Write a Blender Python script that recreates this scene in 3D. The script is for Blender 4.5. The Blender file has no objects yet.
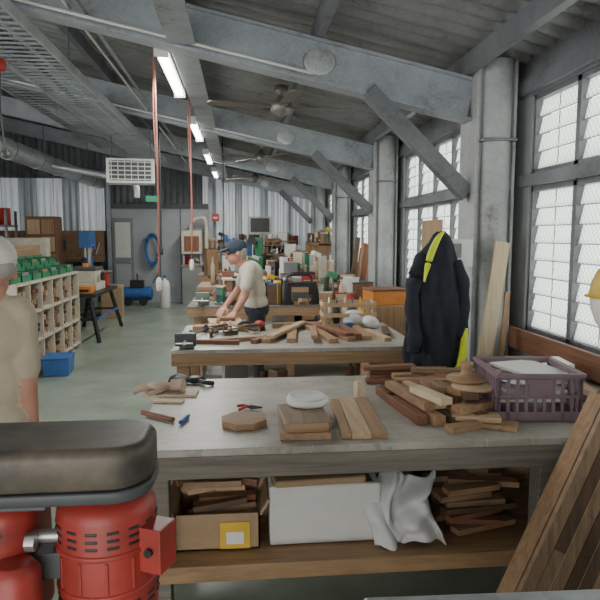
import bpy,bmesh,math,random
import numpy as np
from mathutils import Vector,Matrix,Euler
V=Vector
rad=math.radians
# ---------------------------------------------------------------- materials
def nodes(name):
    m=bpy.data.materials.new(name);m.use_nodes=True
    nt=m.node_tree;b=nt.nodes['Principled BSDF'];return m,nt,b
def cl(c,k): return tuple(min(1,max(0,x*k)) for x in c[:3])+(1,)
def mat(name,col,rough=.6,metal=0,var=.18,scale=(6,6,6),bump=0.0,detail=4,col2=None,emit=0,p0=.3,p1=.7):
    m,nt,b=nodes(name);N=nt.nodes;L=nt.links
    tc=N.new('ShaderNodeTexCoord');mp=N.new('ShaderNodeMapping');mp.inputs['Scale'].default_value=scale
    L.new(tc.outputs['Object'],mp.inputs[0])
    nz=N.new('ShaderNodeTexNoise');nz.inputs['Scale'].default_value=1;nz.inputs['Detail'].default_value=detail
    nz.inputs['Roughness'].default_value=.65
    L.new(mp.outputs[0],nz.inputs['Vector'])
    cr=N.new('ShaderNodeValToRGB');cr.color_ramp.elements[0].position=p0;cr.color_ramp.elements[1].position=p1
    cr.color_ramp.elements[0].color=cl(col,1-var) if col2 is None else cl(col,1)
    cr.color_ramp.elements[1].color=cl(col,1+var) if col2 is None else cl(col2,1)
    L.new(nz.outputs['Fac'],cr.inputs[0]);L.new(cr.outputs[0],b.inputs['Base Color'])
    b.inputs['Roughness'].default_value=rough;b.inputs['Metallic'].default_value=metal
    if bump:
        bp=N.new('ShaderNodeBump');bp.inputs['Strength'].default_value=bump;bp.inputs['Distance'].default_value=.01
        L.new(nz.outputs['Fac'],bp.inputs['Height']);L.new(bp.outputs[0],b.inputs['Normal'])
    if emit:
        b.inputs['Emission Color'].default_value=cl(col,1);b.inputs['Emission Strength'].default_value=emit
    return m
def wood(name,col,axis=0,var=.3,rough=.65):
    s=[48,48,48];s[axis]=2.5
    return mat(name,col,rough,0,var,tuple(s),.12,5)
def galv(name,col,rough=.5,metal=.25):
    m,nt,b=nodes(name);N=nt.nodes;L=nt.links
    tc=N.new('ShaderNodeTexCoord')
    vo=N.new('ShaderNodeTexVoronoi');vo.inputs['Scale'].default_value=55;L.new(tc.outputs['Object'],vo.inputs['Vector'])
    nz=N.new('ShaderNodeTexNoise');nz.inputs['Scale'].default_value=2.6;nz.inputs['Detail'].default_value=7;nz.inputs['Roughness'].default_value=.65;L.new(tc.outputs['Object'],nz.inputs['Vector'])
    sp=N.new('ShaderNodeSeparateColor');L.new(vo.outputs['Color'],sp.inputs[0])
    ad=N.new('ShaderNodeMath');ad.operation='MULTIPLY_ADD';ad.inputs[1].default_value=.10;L.new(sp.outputs[0],ad.inputs[0]);L.new(nz.outputs['Fac'],ad.inputs[2])
    cr=N.new('ShaderNodeValToRGB');e=cr.color_ramp.elements;e[0].position=.34;e[1].position=.78
    e[0].color=(col[0]*.60,col[1]*.54,col[2]*.48,1);e[1].color=cl(col,1.3)
    k=e.new(.46);k.color=cl(col,.9)
    L.new(ad.outputs[0],cr.inputs[0]);L.new(cr.outputs[0],b.inputs['Base Color'])
    b.inputs['Roughness'].default_value=rough;b.inputs['Metallic'].default_value=metal
    return m
def benchtop():
    m,nt,b=nodes('worn_benchtop');N=nt.nodes;L=nt.links
    tc=N.new('ShaderNodeTexCoord')
    def nz(sc,det):
        n=N.new('ShaderNodeTexNoise');n.inputs['Scale'].default_value=1;n.inputs['Detail'].default_value=det;n.inputs['Roughness'].default_value=.7
        q=N.new('ShaderNodeMapping');q.inputs['Scale'].default_value=sc;L.new(tc.outputs['Object'],q.inputs[0]);L.new(q.outputs[0],n.inputs['Vector']);return n
    a=nz((2.2,3.2,2),10);c=nz((9,120,9),3);d=nz((90,12,9),3)
    r=N.new('ShaderNodeValToRGB');e=r.color_ramp.elements;e[0].position=.32;e[1].position=.66;e[0].color=(.24,.215,.18,1);e[1].color=(.50,.475,.425,1);L.new(a.outputs[0],r.inputs[0])
    def thr(n,p):
        q=N.new('ShaderNodeValToRGB');g=q.color_ramp.elements;g[0].position=p;g[1].position=p+.06;g[0].color=(0,0,0,1);g[1].color=(1,1,1,1);L.new(n.outputs[0],q.inputs[0]);return q
    t1=thr(c,.58);t2=thr(d,.62)
    m1=N.new('ShaderNodeMix');m1.data_type='RGBA';m1.inputs[7].default_value=(.19,.165,.13,1);mm=N.new('ShaderNodeMath');mm.operation='MULTIPLY';mm.inputs[1].default_value=.5;L.new(t1.outputs[0],mm.inputs[0]);L.new(mm.outputs[0],m1.inputs[0]);L.new(r.outputs[0],m1.inputs[6])
    m2=N.new('ShaderNodeMix');m2.data_type='RGBA';m2.inputs[7].default_value=(.64,.61,.56,1);m3=N.new('ShaderNodeMath');m3.operation='MULTIPLY';m3.inputs[1].default_value=.45;L.new(t2.outputs[0],m3.inputs[0]);L.new(m3.outputs[0],m2.inputs[0]);L.new(m1.outputs[2],m2.inputs[6])
    L.new(m2.outputs[2],b.inputs['Base Color']);b.inputs['Roughness'].default_value=.42;return m
def glassmat():
    m,nt,b=nodes('obscure_louvre_glass');N=nt.nodes;L=nt.links
    N.remove(b);out=[n for n in N if n.type=='OUTPUT_MATERIAL'][0]
    tc=N.new('ShaderNodeTexCoord');sx=N.new('ShaderNodeSeparateXYZ');L.new(tc.outputs['Object'],sx.inputs[0])
    def fr(op):
        a=N.new('ShaderNodeMath');a.operation=op;L.new(sx.outputs[1],a.inputs[0]);L.new(sx.outputs[2],a.inputs[1])
        k=N.new('ShaderNodeMath');k.operation='MULTIPLY';k.inputs[1].default_value=24;L.new(a.outputs[0],k.inputs[0])
        f=N.new('ShaderNodeMath');f.operation='FRACT';L.new(k.outputs[0],f.inputs[0])
        g=N.new('ShaderNodeMath');g.operation='GREATER_THAN';g.inputs[1].default_value=.2;L.new(f.outputs[0],g.inputs[0]);return g
    a=fr('ADD');c=fr('SUBTRACT');mu=N.new('ShaderNodeMath');mu.operation='MULTIPLY';L.new(a.outputs[0],mu.inputs[0]);L.new(c.outputs[0],mu.inputs[1])
    mx=N.new('ShaderNodeMix');mx.data_type='RGBA';L.new(mu.outputs[0],mx.inputs[0])
    mx.inputs[6].default_value=(.52,.55,.53,1);mx.inputs[7].default_value=(.86,.90,.88,1)
    t=N.new('ShaderNodeBsdfTranslucent');L.new(mx.outputs[2],t.inputs[0])
    g=N.new('ShaderNodeBsdfGlossy');g.inputs['Roughness'].default_value=.35
    ms=N.new('ShaderNodeMixShader');ms.inputs[0].default_value=.08;L.new(t.outputs[0],ms.inputs[1]);L.new(g.outputs[0],ms.inputs[2])
    L.new(ms.outputs[0],out.inputs[0]);return m

GALV=galv('galvanised_steel',(.33,.36,.39));GALVD=galv('galvanised_steel_dark',(.17,.18,.195))
GALVL=galv('galvanised_bright',(.52,.55,.57),.35,.5);COLM=galv('column_galvanised',(.36,.375,.38),.6,.1)
ROOF=galv('roof_sheet',(.25,.255,.26),.4,.4)
WALLG=mat('wall_grey',(.25,.26,.26),.8,0,.15,(2,2,2))
WALLL=mat('wall_light',(.40,.43,.45),.8,0,.10,(2,2,2))
FLOOR=mat('painted_concrete_green',(.155,.19,.15),.32,0,.0,(1.6,1.6,1.6),.03,9,col2=(.30,.34,.285))
W={}
for i,a in enumerate('XYZ'):
    W['pine'+a]=wood('pine_'+a,(.47,.335,.20),i,.22)
    W['oak'+a]=wood('oak_'+a,(.31,.19,.105),i,.3)
    W['red'+a]=wood('red_hardwood_'+a,(.20,.088,.048),i,.32)
    W['dark'+a]=wood('dark_hardwood_'+a,(.105,.06,.036),i,.35)
    W['pale'+a]=wood('pale_timber_'+a,(.57,.46,.31),i,.15)
    W['grey'+a]=wood('weathered_timber_'+a,(.17,.15,.125),i,.35,.75)
    W['floor'+a]=wood('laminate_strip_'+a,(.25,.165,.10),i,.4,.4)
    W['floorb'+a]=wood('laminate_strip_b_'+a,(.13,.080,.05),i,.4,.4)
BTOP=benchtop()
SHELF=mat('ply_shelf',(.30,.185,.095),.55,0,.35,(3,25,25))
BLACK=mat('black_plastic',(.02,.02,.022),.45);DGREY=mat('dark_grey',(.07,.075,.08),.5);MGREY=mat('mid_grey',(.22,.23,.24),.5)
WHITE=mat('white_plastic',(.72,.72,.70),.45,0,.05);FOAM=mat('styrofoam',(.64,.64,.62),.8,0,.07,(5,5,5),.1)
RED=mat('red_enamel',(.40,.040,.030),.42,0,0,(13,13,13),.05,8,col2=(.23,.035,.027));REDP=mat('red_plastic',(.42,.03,.025),.45)
COVER=mat('dusty_black_cover',(.03,.029,.028),.5,0,0,(7,7,7),.05,8,col2=(.16,.13,.095))
BLUE=mat('blue_paint',(.03,.12,.36),.45);GREEN=mat('green_plastic',(.025,.19,.085),.5);YEL=mat('yellow',(.66,.43,.04),.5)
HIVIS=mat('hivis_yellow',(.55,.66,.03),.7);NAVY=mat('navy_cloth',(.014,.016,.026),.9,0,.3,(12,12,12),.3)
CREAM=mat('cream_shirt',(.54,.50,.41),.9,0,.08,(9,9,9),.2);TAN=mat('tan_shirt',(.46,.39,.29),.9,0,.1,(9,9,9),.2)
SKIN=mat('skin',(.47,.24,.165),.55,0,.08,(12,12,12));HAIR=mat('grey_hair',(.35,.33,.31),.9);TROUS=mat('dark_trousers',(.03,.035,.05),.9)
CLOTH=mat('white_cloth',(.62,.62,.62),.9,0,.08,(6,6,6),.3);CARD=mat('cardboard',(.36,.25,.145),.85,0,.15)
STEEL=mat('machined_steel',(.42,.42,.42),.35,.7,.15);BROWNM=mat('fan_metal',(.20,.185,.17),.4,.4,.1)
CRATE=mat('purple_crate',(.22,.155,.185),.5,0,.1);PAPER=mat('paper',(.70,.69,.65),.9,0,.05);ORANGE=mat('orange',(.60,.22,.04),.5)
TUBE=mat('fluoro_tube',(1,1,.95),.5,0,0,emit=14);EXITM=mat('exit_green',(.02,.45,.22),.5,0,0,emit=.6)
EYE=mat('eye_dark',(.02,.015,.01),.3);LIP=mat('lip',(.30,.11,.09),.5);RCORD=mat('red_cord',(.36,.13,.10),.6);BEIGE=mat('beige_enamel',(.54,.49,.40),.5)
OLIVE=mat('machine_green',(.15,.20,.16),.5);GLASS=glassmat()
MSH=mat('foil_sheet_glow_bright',(.62,.66,.69),.35,.35,.25,(8,1,.8),emit=.28);MSH2=mat('foil_sheet_glow_dull',(.42,.46,.49),.4,.35,.3,(8,1,.8),emit=.08)  # faint emission paints daylight brightness into the wall sheets
# ---------------------------------------------------------------- builder
def frame(d):
    d=d.normalized();a=V((0,0,1)) if abs(d.z)<.95 else V((1,0,0))
    x=a.cross(d).normalized();y=d.cross(x);return x,y
class B:
    def __init__(s,name): s.name=name;s.v=[];s.f=[];s.m=[];s.sm=[];s.mats=[]
    def mi(s,m):
        if m not in s.mats: s.mats.append(m)
        return s.mats.index(m)
    def add(s,vs,fs,m,smooth=False):
        o=len(s.v);s.v+=[tuple(v) for v in vs];i=s.mi(m)
        for f in fs: s.f.append([o+k for k in f]);s.m.append(i);s.sm.append(smooth)
        return s
    def box(s,c,size,m,rot=(0,0,0),top=1.0):
        R=Euler([rad(a) for a in rot]).to_matrix();c=V(c);hx,hy,hz=[q/2 for q in size];vs=[]
        for z in (-1,1):
            k=top if z>0 else 1
            for x,y in ((-1,-1),(1,-1),(1,1),(-1,1)): vs.append(c+R@V((x*hx*k,y*hy*k,z*hz)))
        return s.add(vs,[(3,2,1,0),(4,5,6,7),(0,1,5,4),(1,2,6,5),(2,3,7,6),(3,0,4,7)],m)
    def bx(s,x0,x1,y0,y1,z0,z1,m): return s.box(((x0+x1)/2,(y0+y1)/2,(z0+z1)/2),(x1-x0,y1-y0,z1-z0),m)
    def beam(s,p,q,w,h,m,up=(0,0,1)):
        p=V(p);q=V(q);d=(q-p).normalized();x=d.cross(V(up)).normalized();y=x.cross(d);vs=[]
        for e in (p,q):
            for a,b in ((-1,-1),(1,-1),(1,1),(-1,1)): vs.append(e+x*a*w/2+y*b*h/2)
        return s.add(vs,[(3,2,1,0),(4,5,6,7),(0,1,5,4),(1,2,6,5),(2,3,7,6),(3,0,4,7)],m)
    def cyl(s,p,q,r,m,r2=None,n=18,smooth=True):
        p=V(p);q=V(q);r2=r if r2 is None else r2;x,y=frame(q-p);vs=[]
        for e,rr in ((p,r),(q,r2)):
            for i in range(n): a=2*math.pi*i/n;vs.append(e+x*math.cos(a)*rr+y*math.sin(a)*rr)
        s.add(vs,[(i,(i+1)%n,n+(i+1)%n,n+i) for i in range(n)],m,smooth)
        s.add(vs[:n],[tuple(range(n))[::-1]],m);s.add(vs[n:],[tuple(range(n))],m);return s
    def lathe(s,c,prof,m,n=28,ax=(0,0,1)):
        c=V(c);d=V(ax).normalized();x,y=frame(d);vs=[]
        for r,z in prof:
            for i in range(n): a=2*math.pi*i/n;vs.append(c+d*z+x*math.cos(a)*r+y*math.sin(a)*r)
        fs=[]
        for k in range(len(prof)-1):
            for i in range(n): j=(i+1)%n;fs.append((k*n+i,k*n+j,(k+1)*n+j,(k+1)*n+i))
        return s.add(vs,fs,m,True)
    def sph(s,c,r,m,n=16,rot=(0,0,0)):
        if not hasattr(r,'__len__'): r=(r,r,r)
        R=Euler([rad(a) for a in rot]).to_matrix();c=V(c);vs=[];fs=[];k=n//2
        for j in range(k+1):
            t=math.pi*j/k
            for i in range(n):
                a=2*math.pi*i/n;vs.append(c+R@V((r[0]*math.sin(t)*math.cos(a),r[1]*math.sin(t)*math.sin(a),-r[2]*math.cos(t))))
        for j in range(k):
            for i in range(n): q=(i+1)%n;fs.append((j*n+i,j*n+q,(j+1)*n+q,(j+1)*n+i))
        return s.add(vs,fs,m,True)
    def tube(s,pts,r,m,n=8,sub=5):
        P=[V(p) for p in pts];out=[]
        for i in range(len(P)-1):
            p0=P[max(i-1,0)];p1=P[i];p2=P[i+1];p3=P[min(i+2,len(P)-1)]
            for k in range(sub):
                t=k/sub;out.append(.5*((2*p1)+(p2-p0)*t+(2*p0-5*p1+4*p2-p3)*t*t+(3*p1-p0-3*p2+p3)*t**3))
        out.append(P[-1]);vs=[];L=len(out)
        for i,p in enumerate(out):
            d=out[min(i+1,L-1)]-out[max(i-1,0)]
            x,y=frame(d);rr=r(i/(L-1)) if callable(r) else r
            for k in range(n): a=2*math.pi*k/n;vs.append(p+x*math.cos(a)*rr+y*math.sin(a)*rr)
        fs=[(i*n+k,i*n+(k+1)%n,(i+1)*n+(k+1)%n,(i+1)*n+k) for i in range(L-1) for k in range(n)]
        fs+=[tuple(range(n))[::-1],tuple((L-1)*n+k for k in range(n))]
        return s.add(vs,fs,m,True)
    def prism(s,poly,h,m,M=Matrix.Identity(4)):
        n=len(poly);vs=[M@V((a,b,0)) for a,b in poly]+[M@V((a,b,h)) for a,b in poly]
        return s.add(vs,[tuple(range(n))[::-1],tuple(range(n,2*n))]+[(i,(i+1)%n,n+(i+1)%n,n+i) for i in range(n)],m)
    def done(s,bevel=0,sub=0,seg=2):
        me=bpy.data.meshes.new(s.name);me.from_pydata(s.v,[],s.f)
        for m in s.mats: me.materials.append(m)
        me.polygons.foreach_set('material_index',s.m);me.polygons.foreach_set('use_smooth',s.sm);me.update()
        o=bpy.data.objects.new(s.name,me);bpy.context.collection.objects.link(o)
        bm=bmesh.new();bm.from_mesh(me);bmesh.ops.recalc_face_normals(bm,faces=bm.faces);bm.to_mesh(me);bm.free()
        if bevel:
            b=o.modifiers.new('b','BEVEL');b.width=bevel;b.segments=seg;b.limit_method='ANGLE';b.angle_limit=rad(50)
        return o
def T(x,y,z,rz=0,rx=0,ry=0): return Matrix.Translation((x,y,z))@Euler((rad(rx),rad(ry),rad(rz))).to_matrix().to_4x4()
# ---------------------------------------------------------------- camera / world
cam=bpy.data.cameras.new('camera');cam.lens=36;cam.sensor_width=36;cam.clip_start=.05
co=bpy.data.objects.new('camera',cam);co.location=(0,0,1.65);co.rotation_euler=(rad(90-6.2),0,rad(-5.5))
bpy.context.collection.objects.link(co);bpy.context.scene.camera=co
w=bpy.data.worlds.new('overcast');bpy.context.scene.world=w;w.use_nodes=True
w.node_tree.nodes['Background'].inputs[0].default_value=(1,.99,.95,1);w.node_tree.nodes['Background'].inputs[1].default_value=4.3
# ---------------------------------------------------------------- shell
def zr(x): return 2.6+.215*(1.7-x)
YB=15.2;XL=-6.6;XR=2.06
B('floor').bx(XL,XR+.1,-2.5,YB+.1,-.1,0,FLOOR).done()
def corr(name,p0,du,dv,amp_dir,per,amp,n,m,topf=None):
    b=B(name);p0=V(p0);du=V(du);dv=V(dv);ad=V(amp_dir);vs=[];L=du.length
    for i in range(n+1):
        t=i/n;o=ad*amp*math.sin(2*math.pi*t*L/per);vs+=[p0+du*t+o,p0+du*t+dv*(topf(t) if topf else 1)+o]
    b.add(vs,[(2*i,2*i+1,2*i+3,2*i+2) for i in range(n)],m,True);return b
corr('ceiling',(XR+.15,-2.4,zr(XR+.15)+.34),(0,YB+2.5,0),(XL-XR-.3,0,.215*(XR+.3-XL)),(0,0,1),.17,.032,1200,ROOF).done()
b=B('wall_right')
b.bx(2.0,2.14,-2.4,YB,0,.95,WALLG);b.bx(2.0,2.14,-2.4,YB,2.6,2.9,GALVD);b.bx(2.02,2.12,-2.4,YB,1.98,2.07,GALVD)
BAYS=[(.75,4.08),(4.62,7.35),(7.9,10.65),(11.2,14.0)]
ps=[-2.4]+[v for q in BAYS for v in q]+[YB]
for i in range(0,len(ps),2): b.bx(2.0,2.14,ps[i],ps[i+1],.95,2.6,WALLG)
b.done()
B('trim_girt').bx(1.965,1.999,-1.5,YB,1.985,2.065,GALVD).bx(1.965,1.999,-1.5,YB,2.62,2.72,GALVD).bx(1.95,1.999,-1.5,YB,.93,.965,GALVD).done(.004)
for wi,(y0,y1) in enumerate(BAYS):
    b=B('window_%d'%(wi+1));n=round((y1-y0)/.52);pw=(y1-y0)/n
    for z0,z1 in ((.97,1.98),(2.07,2.6)):
        for i in range(n+1):
            y=y0+i*pw;b.bx(2.02,2.09,y-.022,y+.022,z0,z1,GALVD)
        b.bx(2.02,2.09,y0,y1,z0,z0+.03,GALVD);b.bx(2.02,2.09,y0,y1,z1-.03,z1,GALVD)
        for i in range(n):
            k=round((z1-z0)/.125);ph=(z1-z0-.06)/k
            for j in range(k):
                zc=z0+.03+ph*(j+.5)
                b.box((2.06,y0+(i+.5)*pw,zc),(.005,pw-.046,ph*1.03),GLASS,(0,12,0))
                b.box((2.047,y0+(i+.5)*pw,zc-ph/2),(.006,pw-.046,.005),MGREY)
            b.bx(2.05,2.055,y0+(i+.5)*pw-.003,y0+(i+.5)*pw+.003,z0,z1,MGREY)
    b.done()
b=corr('wall_back',(XL,YB,0),(XR+.1-XL,0,0),(0,0,1),(0,1,0),.15,.02,600,GALVD,lambda t:zr(XL+(XR+.1-XL)*t)+.36)
b.done()
b=B('wall_left');b.bx(XL-.1,XL,7,YB,0,4.75,WALLG);b.bx(XL-.1,XL,-2.4,0,0,4.75,WALLG);b.bx(XL-.1,XL,0,7,3.6,4.75,WALLG);b.done()  # wall out of view; its opening is sized for the daylight let in
b=B('wall_front_added');b.bx(.8,XR,-2.45,-2.35,0,2.9,WALLG);b.bx(XL,-3.6,-2.45,-2.35,0,4.2,WALLG);b.bx(-3.6,.8,-2.45,-2.35,2.8,4.0,WALLG);b.done()  # unseen wall added behind the camera for light contrast, doorway left open
b=B('wall_foil_sheeting')
def strip(x0,x1,z0,z1,m,y):
    n=int((x1-x0)/.02);vs=[]
    for i in range(n+1):
        x=x0+(x1-x0)*i/n;o=.02*math.sin(2*math.pi*x/.15);vs+=[(x,y+o,z0),(x,y+o,z1)]
    b.add(vs,[(2*i,2*i+1,2*i+3,2*i+2) for i in range(n)],m,True)
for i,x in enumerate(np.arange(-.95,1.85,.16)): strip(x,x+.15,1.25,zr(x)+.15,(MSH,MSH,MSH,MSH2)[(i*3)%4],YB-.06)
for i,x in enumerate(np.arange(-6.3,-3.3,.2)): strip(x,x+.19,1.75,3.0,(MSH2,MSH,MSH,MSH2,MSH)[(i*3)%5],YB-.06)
b.done()
for cy in (4.34,7.6,10.9,14.2):
    b=B('steel_column');b.bx(1.66,1.94,cy-.13,cy+.13,0,2.86,COLM)
    for x in (1.66,1.93): b.bx(x-.012,x+.012,cy-.16,cy+.16,0,2.86,COLM)
    b.cyl((1.80,cy-.12,0),(1.80,cy-.12,2.86),.105,COLM,n=32)
    b.bx(1.6,1.96,cy-.2,cy+.2,0,.02,GALVD);b.bx(1.67,1.92,cy-.235,cy-.1,2.3,2.32,GALVD);b.done(.006)
for k,cy in enumerate((1.05,4.34,7.6,10.9,14.2)):
    b=B('roof_rafter');X1=1.645
    b.beam((XL+.02,cy,zr(XL)),(X1,cy,zr(X1)),.09,.29,GALV);
    for s in (-.14,.14): b.beam((XL+.02,cy,zr(XL)+s),(X1,cy,zr(X1)+s),.15,.02,GALV)
    b.sph((.55,cy-.047,zr(.55)-.0),(.12,.004,.09),GALVL,14)
    b.done(.004)
    if k:
        b=B('knee_brace');b.beam((.90,cy-.03,2.64),(1.63,cy-.03,1.93),.07,.09,GALVD);b.beam((.9,cy-.075,2.66),(1.63,cy-.075,1.95),.012,.11,GALVD);b.done(.003)
b=B('roof_purlins')
for x in np.arange(1.6,XL,-1.05):
    z=zr(x)+.15+.07;b.beam((x,-1.5,z),(x,YB-.05,z),.06,.13,GALVD)
b.done()
b=B('lighting_rail');b.bx(-.46,-.32,1.5,YB-.1,2.94,3.02,GALV);b.bx(-.48,-.30,1.5,YB-.1,2.925,2.94,GALV);b.done(.004)
b=B('conduit')
b.tube([(-2,4.26,zr(-2)-.1),(.5,4.26,zr(.5)-.1)],.012,WHITE,6);b.done()
b=B('conduit');b.tube([(.5,7.5,zr(.5)-.1),(-3,7.5,zr(-3)-.1)],.012,WHITE,6);b.done()
b=B('conduit')
b.tube([(-1.0,1.5,3.12),(-1.02,6,3.10),(-1.0,13,3.12)],.016,MGREY,6);b.tube([(-1.15,1.5,3.16),(-1.12,6,3.14),(-1.15,13,3.16)],.012,WHITE,6)
for y in (4.34,7.6,10.9): b.bx(-1.2,-.95,y-.02,y+.02,3.08,3.11,GALVD)
b.done()
for i,y0 in enumerate((4.45,7.05,9.65,12.25)):
    b=B('fluorescent_light');b.bx(-.60,-.50,y0,y0+1.25,2.93,2.98,WHITE)
    for x in (-.57,-.53): b.cyl((x,y0+.02,2.912),(x,y0+1.23,2.912),.014,TUBE,n=10)
    b.bx(-.6,-.5,y0-.02,y0,2.89,2.98,WHITE);b.bx(-.6,-.5,y0+1.25,y0+1.27,2.89,2.98,WHITE);b.bx(-.52,-.48,y0+.3,y0+.34,2.95,2.97,GALV);b.bx(-.52,-.48,y0+.9,y0+.94,2.95,2.97,GALV);b.done()
    l=bpy.data.lights.new('tube_light','AREA');l.shape='RECTANGLE';l.size=.1;l.size_y=1.2;l.energy=44;l.color=(1,.99,.93)
    lo=bpy.data.objects.new('tube_light',l);lo.location=(-.55,y0+.62,2.88);bpy.context.collection.objects.link(lo)
b=B('cable_tray')
b.bx(-1.93,-1.91,1.5,12,3.05,3.13,GALVL);b.bx(-1.47,-1.45,1.5,12,3.05,3.13,GALVL)
for y in np.arange(1.5,12,.11): b.bx(-1.91,-1.47,y,y+.03,3.06,3.07,GALV)
for y in (3,5.5,8,10.5):
    for x in (-1.92,-1.46): b.cyl((x,y,3.1),(x,y,zr(x)+.2),.008,GALVD,n=6)
b.tube([(-1.75,1.5,3.1),(-1.7,4,3.1),(-1.78,8,3.09),(-1.7,12,3.1)],.02,BLACK);b.tube([(-1.6,1.5,3.09),(-1.62,5,3.09),(-1.55,12,3.09)],.014,WHITE)
b.done()
b=B('cable_tray');b.bx(-2.9,-2.87,2,13,3.42,3.5,GALVL);b.bx(-2.47,-2.44,2,13,3.42,3.5,GALVL)
for y in np.arange(2,13,.16): b.bx(-2.87,-2.47,y,y+.04,3.43,3.44,GALV)
for y in (4,7,10):
    for x in (-2.88,-2.46): b.cyl((x,y,3.46),(x,y,zr(x)+.2),.008,GALVD,n=6)
b.done()
b=B('extraction_duct');b.cyl((-3.4,4,2.9),(-3.4,YB-.1,2.9),.15,GALVL,n=28)
for y in np.arange(4.5,15,1.2): b.cyl((-3.4,y,2.9),(-3.4,y+.04,2.9),.162,GALV,n=28)
b.cyl((-3.4,8.6,2.86),(-3.4,8.6,1.5),.08,GALVL);b.cyl((-3.4,8.6,1.5),(-3.4,8.6,1.0),.08,BLACK)
b.cyl((-3.3,11,2.85),(-1.9,11,2.6),.06,GALVL)
b.tube([(-2.0,11,2.6),(-1.88,11,2.55),(-1.85,11,2.45),(-1.85,11,2.3)],.06,GALVL,12)
for y in (5,8,11,14): b.cyl((-3.4,y,3.05),(-3.4,y,zr(-3.4)),.008,GALVD,n=6)
b.done()
b=B('unit_heater');b.box((-1.58,9.0,2.55),(.66,.4,.34),WHITE,(0,0,8))
b.box((-1.58+.03,8.795,2.55),(.58,.008,.28),DGREY,(0,0,8))
for i in range(5): b.box((-1.58+.03,8.785,2.43+i*.06),(.58,.02,.010),WHITE,(35,0,8))
for i in range(7): b.box((-1.81+i*.09,8.752+.0125*i,2.55),(.010,.012,.28),WHITE,(0,0,8))
for x in (-1.85,-1.3): b.cyl((x,9,2.7),(x,9,zr(x)),.01,GALVD,n=6)
b.done(.004)
def cord(name,x,y,z0,z1,m,end=None):
    b=B(name);b.tube([(x,y,z0),(x+.01,y,(z0+z1)/2),(x,y,z1)],.008,m,6)
    b.tube([(x+.012,y,z0),(x-.012,y,(z0*2+z1)/3),(x+.014,y,(z0+2*z1)/3),(x,y,z1)],.005,m,6)
    b.lathe((x,y,z1-.11),[(0,0),(.020,0),(.024,.03),(.024,.08),(.012,.11),(0,.12)],end or m,14);b.box((x,y,z0+.02),(.07,.07,.04),WHITE);b.done()
cord('pendant_power_cord',-.68,5.0,zr(-.68)+.15,1.3,RCORD,WHITE)
cord('pendant_power_cord',-.51,6.2,zr(-.5)+.15,1.40,RCORD,WHITE)
cord('pendant_power_cord',-.27,9,zr(-.47)+.15,1.5,BLACK)
cord('pendant_power_cord',-1.05,8.0,zr(-1.05)+.15,1.5,BLACK)
b=B('cord_reel');b.cyl((-1.83,4.95,3.05),(-1.83,4.95,2.98),.012,STEEL);b.lathe((-1.83,4.95,2.90),[(0,0),(.04,0),(.045,.02),(.045,.07),(.02,.09),(0,.09)],REDP,16);b.tube([(-1.83,4.95,2.9),(-1.84,4.95,2.6),(-1.82,4.95,2.3)],.006,BLACK,6);b.lathe((-1.82,4.95,2.24),[(0,0),(.03,.01),(.03,.05),(0,.07)],DGREY,12);b.done()
def fan(x,y,z,a0):
    b=B('ceiling_fan');b.lathe((x,y,zr(x)+.12),[(0,.03),(.07,.03),(.06,-.04),(.015,-.08)],BROWNM,20);b.cyl((x,y,zr(x)+.1),(x,y,z+.08),.013,BROWNM)
    b.lathe((x,y,z-.07),[(0,-.02),(.03,-.02),(.04,0),(.085,.02),(.10,.06),(.095,.12),(.05,.15),(.02,.2),(0,.2)],BROWNM,28)
    for k in range(4):
        a=a0+k*90;M=T(x,y,z,a)
        def P(u,v,w): return M@V((u,v,w))
        b.add([P(.08,-.02,-.005),(P(.2,-.03,-.005)),P(.2,.03,-.005),P(.08,.02,-.005),P(.08,-.02,.003),P(.2,-.03,.003),P(.2,.03,.003),P(.08,.02,.003)],[(3,2,1,0),(4,5,6,7),(0,1,5,4),(1,2,6,5),(2,3,7,6),(3,0,4,7)],BROWNM)
        pts=[(.17,-.05,.0),(.3,-.062,-.002),(.66,-.07,.0),(.69,-.03,.0),(.69,.04,.01),(.66,.07,.014),(.3,.055,.012),(.17,.04,.008)]
        vs=[P(*p) for p in pts]+[P(p[0],p[1],p[2]+.006) for p in pts];n=len(pts)
        b.add(vs,[tuple(range(n))[::-1],tuple(range(n,2*n))]+[(i,(i+1)%n,n+(i+1)%n,n+i) for i in range(n)],BROWNM)
    b.done()
fan(.38,5.8,2.84,8);fan(.30,9.3,2.80,30);fan(.28,12.6,2.80,55)
# ---------------------------------------------------------------- workbenches
def bench(x0,x1,y0,y1,top,fr,legs,shelf=True,sm=None,z=.85):
    b=B('workbench');b.bx(x0,x1,y0,y1,z-.03,z,top)
    b.bx(x0+.0,x1,y0-.004,y0+.045,z-.115,z-.028,fr);b.bx(x0,x1,y1-.045,y1,z-.115,z-.03,fr);b.bx(x0,x0+.045,y0+.045,y1-.045,z-.115,z-.03,fr);b.bx(x1-.045,x1,y0+.045,y1-.045,z-.115,z-.03,fr)
    for x in legs:
        for y in (y0+.09,y1-.14): b.bx(x,x+.09,y-.04,y+.05,0,z-.03,fr)
        b.bx(x+.02,x+.07,y0+.14,y1-.19,z-.16,z-.06,fr);b.bx(x+.02,x+.07,y0+.14,y1-.19,.27,.34,fr)
    if shelf: b.bx(x0+.06,x1-.05,y0+.03,y1-.08,.345,.38,sm or SHELF);b.bx(x0+.06,x1-.05,y0+.0,y0+.03,.32,.385,sm or SHELF)
    return b.done(.004)
bench(-.43,1.88,2.2,3.32,BTOP,W['greyX'],(-.38,1.20,1.75))
bench(-.5,1.28,4.18,5.35,BTOP,W['oakX'],(-.47,1.12),True,W['greyX'])
bench(-.62,1.6,6.75,7.8,W['greyX'],W['oakX'],(-.55,.5,1.5),True)
bench(-.7,1.6,9.3,10.4,W['oakX'],W['oakX'],(-.6,.5,1.5),True)
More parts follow.
